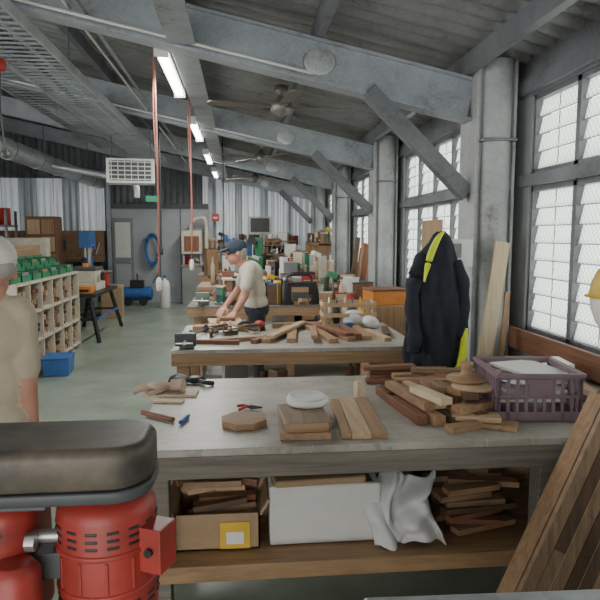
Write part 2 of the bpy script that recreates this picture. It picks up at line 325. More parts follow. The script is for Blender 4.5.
bench(-.9,1.38,12.0,13.1,W['greyX'],W['oakX'],(-.8,.5,1.25),True)
# ---------------------------------------------------------------- items front bench
zt=.851
b=B('octagonal_board');b.prism([(.1*math.cos(rad(22.5+45*i)),.1*math.sin(rad(22.5+45*i))) for i in range(8)],.028,W['oakX'],T(-.0,2.49,zt,4));b.done(.003)
b=B('stacked_offcut_boards')
b.box((.245,2.40,zt+.014),(.20,.28,.028),W['oakY'],(0,0,-2));b.box((.25,2.44,zt+.044),(.19,.28,.028),W['floorY'],(0,0,3));b.box((.25,2.29,zt+.028),(.17,.03,.055),W['oakX']);b.done(.002)
b=B('white_round_lid');b.lathe((.28,2.57,zt+.060),[(0,0),(.088,0),(.092,.01),(.092,.025),(.085,.03),(.07,.025),(0,.025)],WHITE,40);b.lathe((.275,2.57,zt+.086),[(.0,0),(.078,0),(.082,.006),(.080,.014),(.068,.014),(.064,.008),(0,.008)],FOAM,40);b.done()
b=B('glued_board');b.box((.475,2.51,zt+.012),(.075,.52,.024),W['pineY'],(0,0,-3));b.box((.547,2.51,zt+.012),(.065,.52,.024),W['oakY'],(0,0,-3));b.box((.415,2.51,zt+.012),(.04,.50,.024),W['oakY'],(0,0,-3));b.done(.002)
b=B('timber_block');b.box((.56,2.83,zt+.045),(.035,.04,.09),W['paleZ'],(0,0,20));b.done(.002)
b=B('plywood_offcut');b.box((-.36,3.0,zt+.006),(.26,.11,.012),W['paleX'],(0,0,-4));b.box((-.36,2.86,zt+.006),(.15,.05,.01),W['paleX'],(0,0,-10));b.done()
GL=mat('leather_glove',(.42,.31,.24),.9)
b=B('work_glove')
b.sph((-.42,3.04,zt+.035),(.07,.05,.022),GL,16,(0,0,-20));b.cyl((-.36,3.02,zt+.042),(-.30,3.0,zt+.046),.03,GL,.034)
for i in range(4): 
    p=V((-.47,3.075-.02*i,zt+.03));a=(150,165,180,195)[i];d=V((math.cos(rad(a)),math.sin(rad(a)),-.1));b.tube([p-d*.02,p+d*.045,p+d*.08+V((0,0,-.008))],.011,GL,8)
b.tube([(-.40,3.0,zt+.03),(-.43,2.96,zt+.025),(-.47,2.95,zt+.02)],.012,GL);b.done()
b=B('rubber_glove');b.sph((-.26,3.22,zt+.022),(.06,.04,.02),BLACK,14)
for i in range(4): b.tube([(-.3,3.2+.02*i,zt+.02),(-.36,3.19+.03*i,zt+.03),(-.40,3.17+.035*i,zt+.012)],.011,BLACK)
b.tube([(-.24,3.2,zt+.02),(-.2,3.15,zt+.02),(-.16,3.17,zt+.01)],.012,BLACK);b.done()
b=B('wooden_dowel');b.cyl((-.45,2.66,zt+.012),(-.30,2.54,zt+.012),.011,W['redX'],n=12);b.done()
b=B('blue_marker');b.cyl((-.265,2.50,zt+.011),(-.245,2.58,zt+.011),.010,BLUE,n=12);b.cyl((-.245,2.58,zt+.011),(-.24,2.60,zt+.011),.006,BLACK,n=10);b.done()
b=B('pliers');b.tube([(-.03,2.72,zt+.012),(-.0,2.725,zt+.014),(.03,2.70,zt+.012)],.007,REDP);b.tube([(-.02,2.66,zt+.012),(.01,2.70,zt+.014),(.03,2.70,zt+.012)],.007,REDP);b.cyl((.03,2.7,zt+.012),(.085,2.685,zt+.012),.011,DGREY,.004,10);b.done()
b=B('timber_offcut_pile')
def plank(cx,cy,z,l,w_,h,yaw,kind,pitch=0):
    ax='X' if abs(math.cos(rad(yaw)))>.7 else 'Y'
    b.box((cx,cy,z+h/2),(l,w_,h),W[kind+ax],(0,pitch,yaw))
for (cx,cy,z,l,w_,h,yaw,k) in [
 (.72,2.66,zt,.52,.05,.04,97,'red'),(.78,2.62,zt,.50,.05,.045,99,'oak'),(.84,2.60,zt,.46,.045,.04,103,'dark'),(.90,2.64,zt,.50,.05,.04,100,'oak'),(.96,2.58,zt,.40,.06,.045,104,'red'),(1.02,2.72,zt,.34,.05,.04,60,'oak'),
 (.76,2.66,zt+.045,.42,.05,.035,100,'oak'),(.83,2.66,zt+.046,.38,.06,.035,96,'pine'),(.90,2.70,zt+.046,.36,.05,.04,112,'red'),(.97,2.66,zt+.046,.30,.05,.04,100,'oak'),
 (.82,2.52,zt+.082,.24,.06,.03,107,'pale'),(.93,2.60,zt+.086,.26,.05,.03,125,'oak'),(1.0,2.56,zt+.086,.22,.07,.03,80,'dark'),(.88,2.68,zt+.082,.2,.05,.03,92,'floor'),
 (.88,2.82,zt,.4,.05,.04,20,'red'),(.84,2.90,zt+.0,.3,.06,.05,10,'dark'),(1.02,2.84,zt+.04,.3,.06,.03,-25,'floor'),(.93,2.88,zt+.05,.34,.05,.03,-8,'oak'),
 (1.04,2.36,zt,.20,.10,.02,150,'oak'),(.98,2.40,zt+.022,.20,.10,.02,165,'pine'),(.90,2.32,zt,.16,.05,.03,20,'oak'),(.99,2.46,zt+.043,.2,.07,.03,30,'oak'),
 (.94,3.22,zt,.50,.07,.03,2,'red'),(.92,3.22,zt+.031,.44,.06,.03,-3,'dark'),(.90,3.13,zt,.48,.06,.025,-2,'red'),(1.0,3.12,zt+.026,.4,.05,.03,4,'oak'),(.80,3.20,zt+.062,.3,.06,.02,6,'red'),
 (1.10,3.02,zt,.36,.06,.035,70,'oak'),(1.06,2.99,zt+.036,.34,.05,.03,110,'red'),(1.16,2.95,zt+.036,.3,.06,.02,40,'oak'),(1.0,3.0,zt+.03,.4,.06,.03,12,'red'),(1.08,3.08,zt+.06,.36,.05,.025,-14,'floor')]:
    plank(cx,cy,z,l,w_,h,yaw,k)
b.done(.002)
b=B('timber_offcuts')
for (cx,cy,z,l,w_,h,yaw,k) in [(1.42,3.22,zt,.4,.07,.04,5,'red'),(1.72,2.80,zt,.5,.08,.03,80,'oak'),(1.66,2.62,zt,.4,.07,.04,95,'dark'),(1.75,2.5,zt+.04,.35,.07,.03,70,'floor'),(1.58,2.40,zt,.2,.1,.03,20,'oak')]: plank(cx,cy,z,l,w_,h,yaw,k)
b.done(.002)
b=B('turned_wooden_bobbin')
b.lathe((1.02,2.62,.985),[(0,0),(.085,0),(.09,.01),(.085,.018),(.03,.022),(.022,.05),(.03,.075),(.03,.085),(0,.085)],W['oakX'],32);b.lathe((1.03,2.56,.962),[(0,0),(.09,0),(.095,.01),(.09,.02),(0,.02)],W['pineX'],32);b.done()
b=B('plastic_crate')
cx,cy,cw,cd,ch,yaw=1.28,2.57,.36,.36,.21,-6
M=T(cx,cy,zt,yaw)
def cb(x0,x1,y0,y1,z0,z1,m=CRATE):
    c=M@V(((x0+x1)/2,(y0+y1)/2,(z0+z1)/2));b.box(c,(x1-x0,y1-y0,z1-z0),m,(0,0,yaw))
t=.012;hw=cw/2;hd=cd/2
cb(-hw,hw,-hd,hd,0,.008)
for s in (-1,1):
    for z0,z1 in ((0,.045),(.185,.21),(.105,.12)):
        cb(-hw,hw,min(s*hd,s*(hd-t)),max(s*hd,s*(hd-t)),z0,z1);cb(min(s*hw,s*(hw-t)),max(s*hw,s*(hw-t)),-hd,hd,z0,z1)
    for i in range(10):
        u=-hw+.006+i*(cw-.012)/9;cb(u-.006,u+.006,min(s*hd,s*(hd-t)),max(s*hd,s*(hd-t)),0,.2)
        u=-hd+.006+i*(cd-.012)/9;cb(min(s*hw,s*(hw-t)),max(s*hw,s*(hw-t)),u-.006,u+.006,0,.2)
    cb(-hw-.008,hw+.008,min(s*hd,s*(hd+.008)),max(s*hd,s*(hd+.008)),.195,.212);cb(min(s*hw,s*(hw+.008)),max(s*hw,s*(hw+.008)),-hd,hd,.195,.212)
    cb(-.05,.05,min(s*hd,s*(hd+.002)),max(s*hd,s*(hd+.002)),.12,.185)
b.done()
b=B('folded_paper')
for i in range(6): b.box((cx-.02+.01*i,cy+.02*((i%2)),.87+.05+i*.024),(.27,.24,.012),PAPER,(4*(i%3-1),3*(i%2),yaw+6*i))
b.done()
b=B('document_stack');b.box((1.42,3.0,zt+.03),(.36,.26,.06),PAPER,(0,0,12));b.box((1.64,3.14,zt+.09),(.3,.22,.03),WHITE,(0,0,-8));b.box((1.64,3.14,zt+.037),(.3,.24,.074),CARD,(0,0,-5));b.done(.002)
b=B('wall_plank');b.bx(1.90,1.93,2.35,4.1,.855,1.0,W['redY']);b.done(.003)
b=B('leaning_board');b.beam((1.54,3.90,.0),(1.81,4.05,1.60),.105,.022,W['paleZ'],(0,1,0));b.done(.002)
b=B('leaning_batten');b.beam((1.66,3.80,.0),(1.86,4.05,1.25),.035,.02,W['oakZ'],(0,1,0));b.done()
b=B('switch_box');b.box((1.52,4.15,1.52),(.20,.10,.2),WHITE);b.box((1.48,4.09,1.54),(.1,.02,.1),MGREY);b.cyl((1.52,4.15,1.42),(1.52,4.15,1.0),.012,WHITE);b.bx(1.56,1.65,4.16,4.22,1.48,1.56,GALV);b.cyl((1.36,4.08,1.63),(1.54,4.15,1.60),.008,STEEL);b.done(.006)
# jacket
b=B('hanging_jacket')
jx=-.10
rings=[(1.665,1.46,4.02,.03,.02),(1.64,1.46,4.02,.06,.04),(1.59,1.455,4.01,.085,.055),(1.52,1.43,4.0,.125,.075),(1.42,1.42,3.99,.155,.085),(1.25,1.41,3.98,.17,.09),(1.05,1.41,3.98,.18,.09),(.88,1.42,3.98,.185,.09),(.72,1.42,3.98,.19,.095),(.66,1.42,3.98,.185,.09)]
vs=[];n=64;rr=[]
for i in range(len(rings)-1):
    for k in range(4):
        t=k/4;rr.append([rings[i][j]*(1-t)+rings[i+1][j]*t for j in range(5)])
rr.append(list(rings[-1]))
for z,x,y,a,bb in rr:
    for i in range(n):
        th=2*math.pi*i/n;f=1+(.12*math.sin(5*th+z*5)+.08*math.sin(9*th-z*9)+.05*math.sin(14*th+z*17))*min(1,(1.7-z)*2.2)
        vs.append((x+jx+a*f*math.cos(th),y+bb*f*math.sin(th)*1.1,z+.012*math.sin(3*th)))
L=len(rr);b.add(vs,[(i*n+k,i*n+(k+1)%n,(i+1)*n+(k+1)%n,(i+1)*n+k) for i in range(L-1) for k in range(n)]+[tuple(range(n))],NAVY,True)
def js(pts): return [(p[0]+jx,p[1],p[2]) for p in pts]
b.tube(js([(1.33,3.98,1.50),(1.26,3.94,1.38),(1.235,3.92,1.2),(1.25,3.9,1.0),(1.24,3.9,.86)]),lambda t:.055-.012*t+.006*math.sin(t*25),NAVY,14)
b.tube(js([(1.54,3.98,1.46),(1.585,3.94,1.34),(1.595,3.93,1.15),(1.585,3.92,.95)]),lambda t:.05-.01*t+.005*math.sin(t*22),NAVY,14)
b.tube(js([(1.45,3.95,1.67),(1.40,3.92,1.62),(1.35,3.90,1.52),(1.32,3.885,1.42),(1.30,3.87,1.34)]),lambda t:.008+.016*math.sin(math.pi*min(1,t*1.1)),HIVIS,10)
b.tube(js([(1.60,3.9,1.02),(1.58,3.87,.86),(1.55,3.86,.74),(1.50,3.87,.655)]),lambda t:.018+.010*math.sin(math.pi*t),HIVIS,10)
b.tube(js([(1.60,3.885,.90),(1.50,3.86,.71),(1.3,3.86,.66)]),.012,HIVIS,8)
b.done()
b=B('laminated_timber_panel')
A=V((.875,1.86,.30));d=V((.47,.13,.87)).normalized();w_=V((.88,.02,-.47));w_=(w_-d*w_.dot(d)).normalized();nn=d.cross(w_).normalized()
random.seed(2);ww=.05
for i in range(13):
    p=A+w_*(i+.5)*ww;p0=p
    if p0.z<.03: p0=p+d*((.03-p.z)/d.z)
    e=p+d*1.15;Lx=(e-p0).length;cuts=[0]
    while cuts[-1]<Lx-.25: cuts.append(cuts[-1]+random.uniform(.3,.6))
    cuts[-1]=Lx
    for a_,b_ in zip(cuts[:-1],cuts[1:]): b.beam(p0+d*a_,p0+d*(b_-.0015),ww-.003,.022,W[['floor','floorb','oak','dark','floor','floorb','red'][(i*3+random.choice([0,0,1]))%7]+'Z'],nn)
    if i%2: b.beam(p0+w_*ww*.5+nn*.0008,p+w_*ww*.5+nn*.0008+d*1.15,.004,.0225,W['pineZ'],nn)
b.done()
b=B('leaning_plank');b.beam((.80,1.96,.02),(1.36,2.12,1.04),.035,.09,W['oakZ'],nn);b.done(.002)
b=B('leaning_plank');b.beam((.86,2.04,.02),(1.50,2.16,1.22),.03,.09,W['darkZ'],nn);b.done(.002)
# under bench
zs=.386
b=B('cardboard_box_of_offcuts');x0,x1,y0,y1=-.28,.06,2.32,2.62
for q in ((x0,x1,y0,y0+.006),(x0,x1,y1-.006,y1),(x0,x0+.006,y0,y1),(x1-.006,x1,y0,y1)): b.bx(*q,zs,zs+.15,CARD)
b.bx(x0,x1,y0,y1,zs,zs+.006,CARD);b.box((-.04,y0-.004,zs+.06),(.12,.004,.11),YEL);b.box((-.04,y0-.007,zs+.05),(.07,.003,.05),WHITE)
b.box((x1+.02,2.46,zs+.17),(.01,.28,.07),CARD,(0,30,0));b.box((x0-.02,2.46,zs+.17),(.01,.28,.06),CARD,(0,-30,0))
random.seed(3)
for i in range(24):
    b.box((random.uniform(x0+.13,x1-.13),random.uniform(y0+.06,y1-.06),zs+.05+i*.0085),(random.uniform(.2,.3),.035,.025),W[random.choice(['oakX','redX','pineX','darkX','oakX'])],(random.uniform(-12,12),random.uniform(-10,10),random.uniform(-25,25)))
b.done()
b=B('styrofoam_box');x0,x1,y0,y1=.10,.56,2.33,2.68
b.bx(x0,x1,y0,y0+.03,zs,zs+.25,FOAM);b.bx(x0,x1,y1-.03,y1,zs,zs+.25,FOAM);b.bx(x0,x0+.03,y0+.03,y1-.03,zs,zs+.25,FOAM);b.bx(x1-.03,x1,y0+.03,y1-.03,zs,zs+.25,FOAM);b.bx(x0,x1,y0,y1,zs,zs+.03,FOAM)
b.box((.30,2.47,zs+.265),(.38,.30,.03),CARD,(0,0,4));b.done(.01)
b=B('white_rag')
vs=[];nx,nz=40,34
for j in range(nz+1):
    for i in range(nx+1):
        u=i/nx;t=j/nz
        x=.545+.24*u+.03*math.sin(6*t+2)-.05*t*(1-u)+.02*math.sin(9*u);z=zs+.26-.26*t+.025*math.sin(7*u+t*3)-.05*(u-.4)**2
        y=2.34-.05*math.sin(t*1.8)+.022*math.sin(13*u+3*t)+.014*math.sin(23*u-6*t)+.012*math.sin(17*t+9*u)+.08*(1-t)**3
        vs.append((x,y,max(z,zs+.004)))
b.add(vs,[(j*(nx+1)+i,j*(nx+1)+i+1,(j+1)*(nx+1)+i+1,(j+1)*(nx+1)+i) for j in range(nz) for i in range(nx)],CLOTH,True);o=b.done();s_=o.modifiers.new('s','SOLIDIFY');s_.thickness=.005
def pile(name,x0,x1,y0,y1,z,n,seed,l=(.2,.4),layers=.026,ks=('oak','red','pine','dark','pale'),yaw=(-25,25)):
    random.seed(seed);bb=B(name);row=max(1,int((y1-y0)/.07))
    for i in range(n):
        ll=random.uniform(*l);k=random.choice(ks);lay=i//row
        yy=y0+.035+(i%row)*.07;xx=random.uniform(x0+ll/2,max(x0+ll/2+.001,x1-ll/2))
        bb.box((xx,yy,z+.013+lay*layers),(ll,.055,.024),W[k+'X'],(0,0,random.uniform(*yaw)))
    return bb.done(.0015)
pile('offcut_pile',.80,1.2,2.36,2.65,zs,28,5,(.2,.36),.028,('dark','red','oak','floor'),(-18,18))
pile('offcut_pile',-.2,1.5,2.8,3.1,zs,28,6,(.5,.9),.028,('dark','grey','dark','oak'),(-4,4))
pile('scrap_timber',.9,1.15,2.9,3.1,.002,10,8,(.2,.3),.028,('dark','grey'))
# bench 2 items
b=B('timber_boards')
for (cx,cy,z,l,w2,h,yaw,k) in [(.28,4.75,zt,.75,.07,.03,72,'oak'),(.40,4.8,zt,.8,.07,.03,84,'oak'),(.36,4.78,zt+.03,.8,.06,.025,66,'pine'),(.62,4.72,zt,.75,.08,.03,98,'oak'),(.72,4.8,zt,.8,.07,.03,104,'oak'),(.70,4.75,zt+.03,.62,.07,.025,110,'red'),(.95,4.75,zt,.6,.07,.03,88,'oak'),(.85,4.7,zt,.5,.06,.05,95,'red'),(.2,4.6,zt,.5,.05,.03,60,'red'),(.55,4.6,zt+.03,.5,.05,.03,85,'oak'),(1.05,4.6,zt,.45,.06,.03,100,'pine'),(-.05,4.5,zt,.4,.05,.03,15,'oak'),(-.2,4.4,zt,.35,.04,.03,-10,'red'),(.5,5.15,zt,.5,.08,.04,5,'floor'),(1.15,4.7,zt,.4,.05,.04,80,'dark')]:
    plank(cx,cy,z,l,w2,h,yaw,k)
b.done(.002)
PAL=[BLACK,DGREY,W['oakX'],W['pineY'],STEEL,CARD,W['redX'],BEIGE,MGREY,W['oakZ'],GALV,W['darkX'],W['paleX'],WHITE,BLACK,OLIVE]
PALC=PAL+[BLUE,REDP,YEL,WHITE,WHITE,GREEN]
def clutter(name,x0,x1,y0,y1,z,n,seed,s=1.0,hm=.2,pal=None):
    random.seed(seed);bb=B(name);pal=pal or PALC
    for i in range(n):
        x=random.uniform(x0,x1);y=random.uniform(y0,y1);m=random.choice(pal);m2=random.choice(pal);k=random.random();yw=random.uniform(-40,40)
        h=random.uniform(.04,hm)*s
        if k<.3:
            w1,w2=random.uniform(.06,.2)*s,random.uniform(.05,.15)*s;bb.box((x,y,z+h/2),(w1,w2,h),m,(0,0,yw));bb.box((x,y,z+h+.004),(w1*1.03,w2*1.03,.012),m2,(0,0,yw))
        elif k<.45: r=random.uniform(.025,.055)*s;bb.lathe((x,y,z),[(0,0),(r,0),(r,h*.9),(r*1.05,h*.92),(r*1.05,h),(0,h)],m,14)
        elif k<.6: r=.03*s;h=max(h,.14*s);bb.lathe((x,y,z),[(0,0),(r,0),(r,h*.65),(r*.4,h*.8),(r*.4,h*.9)],m,12);bb.cyl((x,y,z+h*.9),(x,y,z+h),r*.5,m2,n=10)
        elif k<.78:
            d=V((math.cos(rad(yw*2)),math.sin(rad(yw*2)),0));p=V((x,y,z+.015));bb.cyl(p,p+d*.1*s,.013*s,m,n=8);bb.cyl(p+d*.1*s,p+d*.22*s,.006*s,STEEL,n=8);bb.box(p+d*.22*s,(.03*s,.03*s,.02*s),STEEL)
        elif k<.86:
            bb.cyl((x,y,z),(x,y,z+.02),.05*s,m,n=14);bb.cyl((x,y,z+.02),(x,y,z+h),.012,m2,n=8);bb.box((x,y,z+h),(.12*s,.06*s,.06*s),m,(0,20,yw))
        else:
            for q in range(3): bb.box((x,y,z+.02*s+.036*q*s),(random.uniform(.15,.35)*s,.05*s,.033*s),W[random.choice(['oakX','pineX','redX','darkX'])],(0,0,yw+14*q))
    return bb.done()
b=B('bar_clamps')
for i in range(3):
    x=-.40+i*.15;y=4.6+.1*i
    b.cyl((x,y,zt+.03),(x+.12,y+.40,zt+.03),.007,DGREY,n=8);b.box((x,y+.03,zt+.035),(.025,.03,.07),DGREY);b.box((x+.1,y+.33,zt+.035),(.025,.03,.07),DGREY);b.cyl((x-.01,y-.06,zt+.05),(x,y+.03,zt+.05),.011,W['oakY'],n=8)
b.done()
b=B('glue_up_blocks')
for i in range(5): b.box((-.36+.11*i,5.0+.03*(i%2),zt+.025),(.09,.12,.05),W[['oakY','pineY','redY','oakY','paleY'][i]],(0,0,-8+5*i))
b.done(.002)
b=B('bench_vice');b.box((-.40,4.30,zt+.05),(.10,.16,.09),OLIVE);b.box((-.40,4.20,zt+.07),(.15,.03,.09),DGREY);b.cyl((-.40,4.08,zt+.06),(-.40,4.22,zt+.06),.012,STEEL);b.cyl((-.46,4.09,zt+.06),(-.34,4.09,zt+.06),.006,STEEL);b.done(.006)
clutter('hand_tools',-.3,.1,4.75,5.2,zt,16,21,.6,.06,PAL)
b=B('orange_sander');b.sph((.14,5.0,zt+.05),(.05,.045,.035),REDP);b.cyl((.14,5.0,zt),(.14,5.0,zt+.03),.05,BLACK);b.tube([(.08,5,zt+.06),(0,5.0,zt+.07),(-.05,5.0,zt+.03)],.014,BLACK);b.done()
b=B('plastic_bag')
for p,r in (((1.0,5.15,.92),(.13,.09,.07)),((1.1,5.05,.90),(.08,.08,.055)),((.92,5.1,.89),(.06,.06,.04))): b.sph(p,r,CLOTH,14,(10,20,30))
b.box((.88,5.0,.88),(.1,.06,.05),BLUE,(0,0,20));b.done()
b=B('wooden_crate')
for x in (.70,1.12):
    for y in (5.08,5.3): b.bx(x,x+.03,y,y+.03,zt,zt+.22,W['pineZ'])
for z in (0,.09,.18):
    b.bx(.70,1.15,5.07,5.08,zt+z,zt+z+.035,W['pineX']);b.bx(.70,1.15,5.33,5.34,zt+z,zt+z+.035,W['pineX']);b.bx(.69,.70,5.08,5.33,zt+z,zt+z+.035,W['pineY']);b.bx(1.15,1.16,5.08,5.33,zt+z,zt+z+.035,W['pineY'])
b.bx(.7,1.15,5.08,5.33,zt,zt+.01,W['pineX']);b.done()
b=B('glue_bottles')
for i in range(5): b.lathe((.76+i*.07,5.22,zt+.011),[(0,0),(.028,0),(.03,.12),(.02,.17),(.008,.19),(.006,.24),(0,.24)],[WHITE,BLACK,BEIGE,DGREY,YEL][i],12)
b.done()
pile('offcut_pile',-.2,1.0,4.4,4.9,zs,16,9,(.4,.8),.028,('dark','oak'),(-5,5))
clutter('storage_tubs',-.3,1.0,4.5,5.0,zs+.06,10,31,1.2,.2,PAL)
clutter('bench_clutter',-.3,1.45,6.85,7.7,zt,120,41,1.05,.3)
clutter('bench_clutter',-.5,1.45,9.4,10.3,zt,120,42,1.25,.42)
clutter('bench_clutter',-.7,1.25,12.1,13.0,zt,100,43,1.35,.55)
clutter('storage_tubs',-.45,1.4,6.9,7.6,zs,26,44,1.6,.25,PAL)
clutter('storage_tubs',-.5,1.4,9.4,10.2,zs,26,45,1.6,.25,PAL)
b=B('power_tool_bag');b.box((.66,6.95,.98),(.42,.26,.25),BLACK,(0,0,10),.85);b.tube([(.52,6.95,1.08),(.54,6.95,1.18),(.78,6.97,1.18),(.81,6.97,1.08)],.015,BLACK);b.box((.66,6.81,.95),(.2,.03,.1),DGREY,(0,0,10));b.done(.02)
b=B('red_toolbox');b.box((.95,9.5,.95),(.36,.24,.18),REDP);b.box((.95,9.5,1.05),(.38,.26,.03),BLACK);b.done(.01)
b=B('bench_grinder');b.cyl((.0,9.6,.98),(.3,9.6,.98),.09,DGREY);b.cyl((-.08,9.6,.98),(-.02,9.6,.98),.12,MGREY);b.cyl((.32,9.6,.98),(.38,9.6,.98),.12,MGREY);b.bx(.05,.25,9.5,9.7,.851,.9,DGREY);b.done()
b=B('router_table');b.bx(-.2,.25,7.3,7.7,.851,1.1,W['oakX']);b.bx(-.25,.3,7.25,7.75,1.1,1.125,BEIGE);b.bx(-.25,.3,7.5,7.54,1.125,1.2,W['redX']);b.done(.004)
b=B('bench_vice');b.box((-.45,7.0,.9),(.12,.2,.1),OLIVE);b.box((-.45,6.85,.95),(.16,.05,.1),OLIVE);b.cyl((-.45,6.6,.93),(-.45,6.9,.93),.015,STEEL);b.cyl((-.53,6.6,.93),(-.37,6.6,.93),.008,STEEL);b.done(.006)
b=B('leaning_boards')
random.seed(8)
for i in range(9):
    y=5.55+i*.13;h=random.uniform(1.0,1.4);b.beam((1.72,y,.0),(1.92,y+random.uniform(-.05,.05),h),.07,.02,W[random.choice(['oakZ','redZ','darkZ','paleZ','pineZ'])],(0,1,0))
b.done()
b=B('leaning_boards')
for i in range(11):
    y=8.3+i*.18;h=random.uniform(1.1,1.8);b.beam((1.75,y,0),(1.93,y,h),.08,.02,W[random.choice(['oakZ','redZ','pineZ','darkZ'])],(0,1,0))
b.done()
b=B('cardboard_sheet');b.bx(1.93,1.94,5.7,6.35,1.38,1.8,CARD);b.done()
b=B('leather_tool_case');b.box((1.35,7.1,.97),(.34,.3,.22),W['redX'],(0,0,15));b.box((1.35,7.1,1.085),(.35,.31,.02),DGREY,(0,0,15));b.done(.02)
b=B('orange_storage_box');b.box((1.42,5.9,.48),(.4,.4,.96),W['oakZ']);b.box((1.42,5.9,1.03),(.36,.3,.14),ORANGE,(0,0,8));b.box((1.42,5.9,1.11),(.38,.32,.02),W['redX'],(0,0,8));b.done(.01)
b=B('timber_shelf_unit')
for y in (11.4,12.55,13.7): b.bx(1.45,1.85,y,y+.03,0,1.5,W['oakZ'])
for z in (.1,.55,1.0,1.45): b.bx(1.45,1.85,11.4,13.73,z,z+.025,W['oakY'])
b.done()
for i,z in enumerate((.126,.576,1.026,1.476)): clutter('shelf_clutter',1.52,1.78,11.5,13.6,z,26,90+i,1.2,.24)
# ---------------------------------------------------------------- left side
b=B('timber_storage_rack')
x0,x1,y0,y1=-2.95,-2.42,6.7,9.15
for y in np.linspace(y0,y1,7): b.bx(x0,x1,y-.012,y+.012,0,1.12,BEIGE);
for z in (.05,.40,.75,1.10): b.bx(x0,x1,y0,y1,z-.015,z+.015,BEIGE)
b.bx(x0-.01,x0,y0,y1,0,1.5,W['oakY'])
b.done()
random.seed(17);b=B('stored_timber_lengths')
for yi in range(6):
    for zi,z in enumerate((.066,.416,.766)):
        ya=y0+.03+yi*.408
        for k in range(24):
            s=random.uniform(.035,.055);b.box((x0+.235+random.uniform(-.03,.045),ya+.03+(k%6)*.058,z+.03+(k//6)*.062),(.45,s,s),W[random.choice(['oakX','redX','pineX','darkX','darkX'])])
b.done()
b=B('green_parts_bins')
for i in range(7):
    y=y0+.12+i*.35
    for k in range(2):
        xx=x0+.14+.24*k;z=1.117+.11*(1-k)
        b.bx(xx-.1,xx+.1,y-.15,y+.15,z,z+.012,GREEN);b.bx(xx-.1,xx-.09,y-.15,y+.15,z,z+.14,GREEN);b.bx(xx+.09,xx+.1,y-.15,y+.15,z,z+.07,GREEN);b.bx(xx-.1,xx+.1,y-.15,y-.14,z,z+.11,GREEN);b.bx(xx-.1,xx+.1,y+.14,y+.15,z,z+.11,GREEN)
        b.box((xx,y,z+.06),(.16,.26,.08),[DGREY,W['oakX'],MGREY][(i+k)%3])
b.bx(x0+.03,x0+.25,y0,y1,1.112,1.222,W['darkY']);b.done()
b=B('blue_tub');b.box((-2.2,7.3,.10),(.28,.35,.2),BLUE,(0,0,5),1.1);b.box((-2.2,7.3,.21),(.32,.40,.02),BLUE,(0,0,5));b.done(.01)
b=B('machine_stand')
for y in (9.45,10.9):
    for x in (-2.80,-2.25):
        b.beam((x+(.10 if x<-2.6 else -.10),y,.72),(x-(.06 if x<-2.6 else -.06),y+(-.12 if y<10.3 else .15),0),.05,.05,BLACK)
    b.bx(-2.79,-2.27,y-.025,y+.025,.33,.37,BLACK)
b.bx(-2.80,-2.23,9.35,11.0,.70,.75,BLACK);b.beam((-2.23,9.45,.35),(-2.23,10.9,.35),.03,.03,BLUE);b.done(.004)
b=B('thickness_planer');b.bx(-2.75,-2.31,9.8,10.4,.755,.88,BEIGE);b.bx(-2.72,-2.35,9.9,10.3,.88,1.08,BEIGE);b.bx(-2.74,-2.33,9.88,10.32,1.08,1.13,DGREY);b.bx(-2.70,-2.37,9.66,9.8,.80,.82,STEEL);b.bx(-2.70,-2.37,10.4,10.7,.8,.82,STEEL)
b.cyl((-2.31,10.1,.97),(-2.26,10.1,.97),.06,BLACK);b.cyl((-2.55,10.1,1.13),(-2.55,10.1,1.19),.05,ORANGE);b.done(.01)
b=B('orange_tool_case');b.bx(-2.70,-2.3,9.40,9.62,.755,.86,ORANGE);b.bx(-2.66,-2.34,9.39,9.40,.78,.82,BLACK);b.done(.01)
b=B('red_bench_saw');b.bx(-2.68,-2.35,10.72,10.95,.755,1.0,REDP);b.bx(-2.72,-2.3,10.70,10.97,1.0,1.02,STEEL);b.cyl((-2.5,10.83,1.0),(-2.5,10.85,1.0),.08,STEEL);b.done(.01)
b=B('tool_cabinet');b.bx(-4.1,-3.55,11.9,12.4,0,.9,W['oakZ']);b.bx(-4.1,-3.55,11.95,12.4,.9,2.0,W['redZ'])
for i in range(3):
    for j in range(2): b.bx(-4.06+j*.26,-3.83+j*.26,11.92,11.955,1.0+i*.33,1.28+i*.33,W[('pineZ','oakZ')[(i+j)%2]])
b.bx(-4.08,-3.57,11.88,11.9,.1,.45,W['pineZ']);b.bx(-4.08,-3.57,11.88,11.9,.5,.85,W['pineZ']);b.done(.005)
b=B('pegboard_wall');b.bx(-5.9,-3.3,14.9,14.94,1.0,1.75,W['oakX'])
random.seed(33)
for i in range(50):
    x=random.uniform(-5.8,-3.4);z=random.uniform(1.15,1.65);b.box((x,14.87,z),(random.uniform(.02,.06),.02,random.uniform(.1,.3)),random.choice(PALC),(0,random.uniform(-20,20),0))
b.done()
b=B('pedestal_drill');b.cyl((-3.1,12.6,0),(-3.1,12.6,.05),.22,DGREY);b.cyl((-3.1,12.6,.05),(-3.1,12.6,1.7),.045,STEEL);b.bx(-3.2,-3.0,12.2,12.75,1.4,1.72,BLUE);b.cyl((-3.1,12.3,1.4),(-3.1,12.3,1.2),.03,STEEL);b.cyl((-3.1,12.3,1.0),(-3.1,12.3,1.03),.17,STEEL);b.bx(-3.13,-3.07,12.3,12.6,.96,1.0,BLUE);b.cyl((-3.1,12.78,1.35),(-3.1,12.78,1.6),.09,BLUE)
for a in range(3): b.cyl((-2.99,12.35,1.45),(-2.97,12.35+.16*math.cos(a*2.1),1.45+.16*math.sin(a*2.1)),.008,STEEL)
b.done(.01)
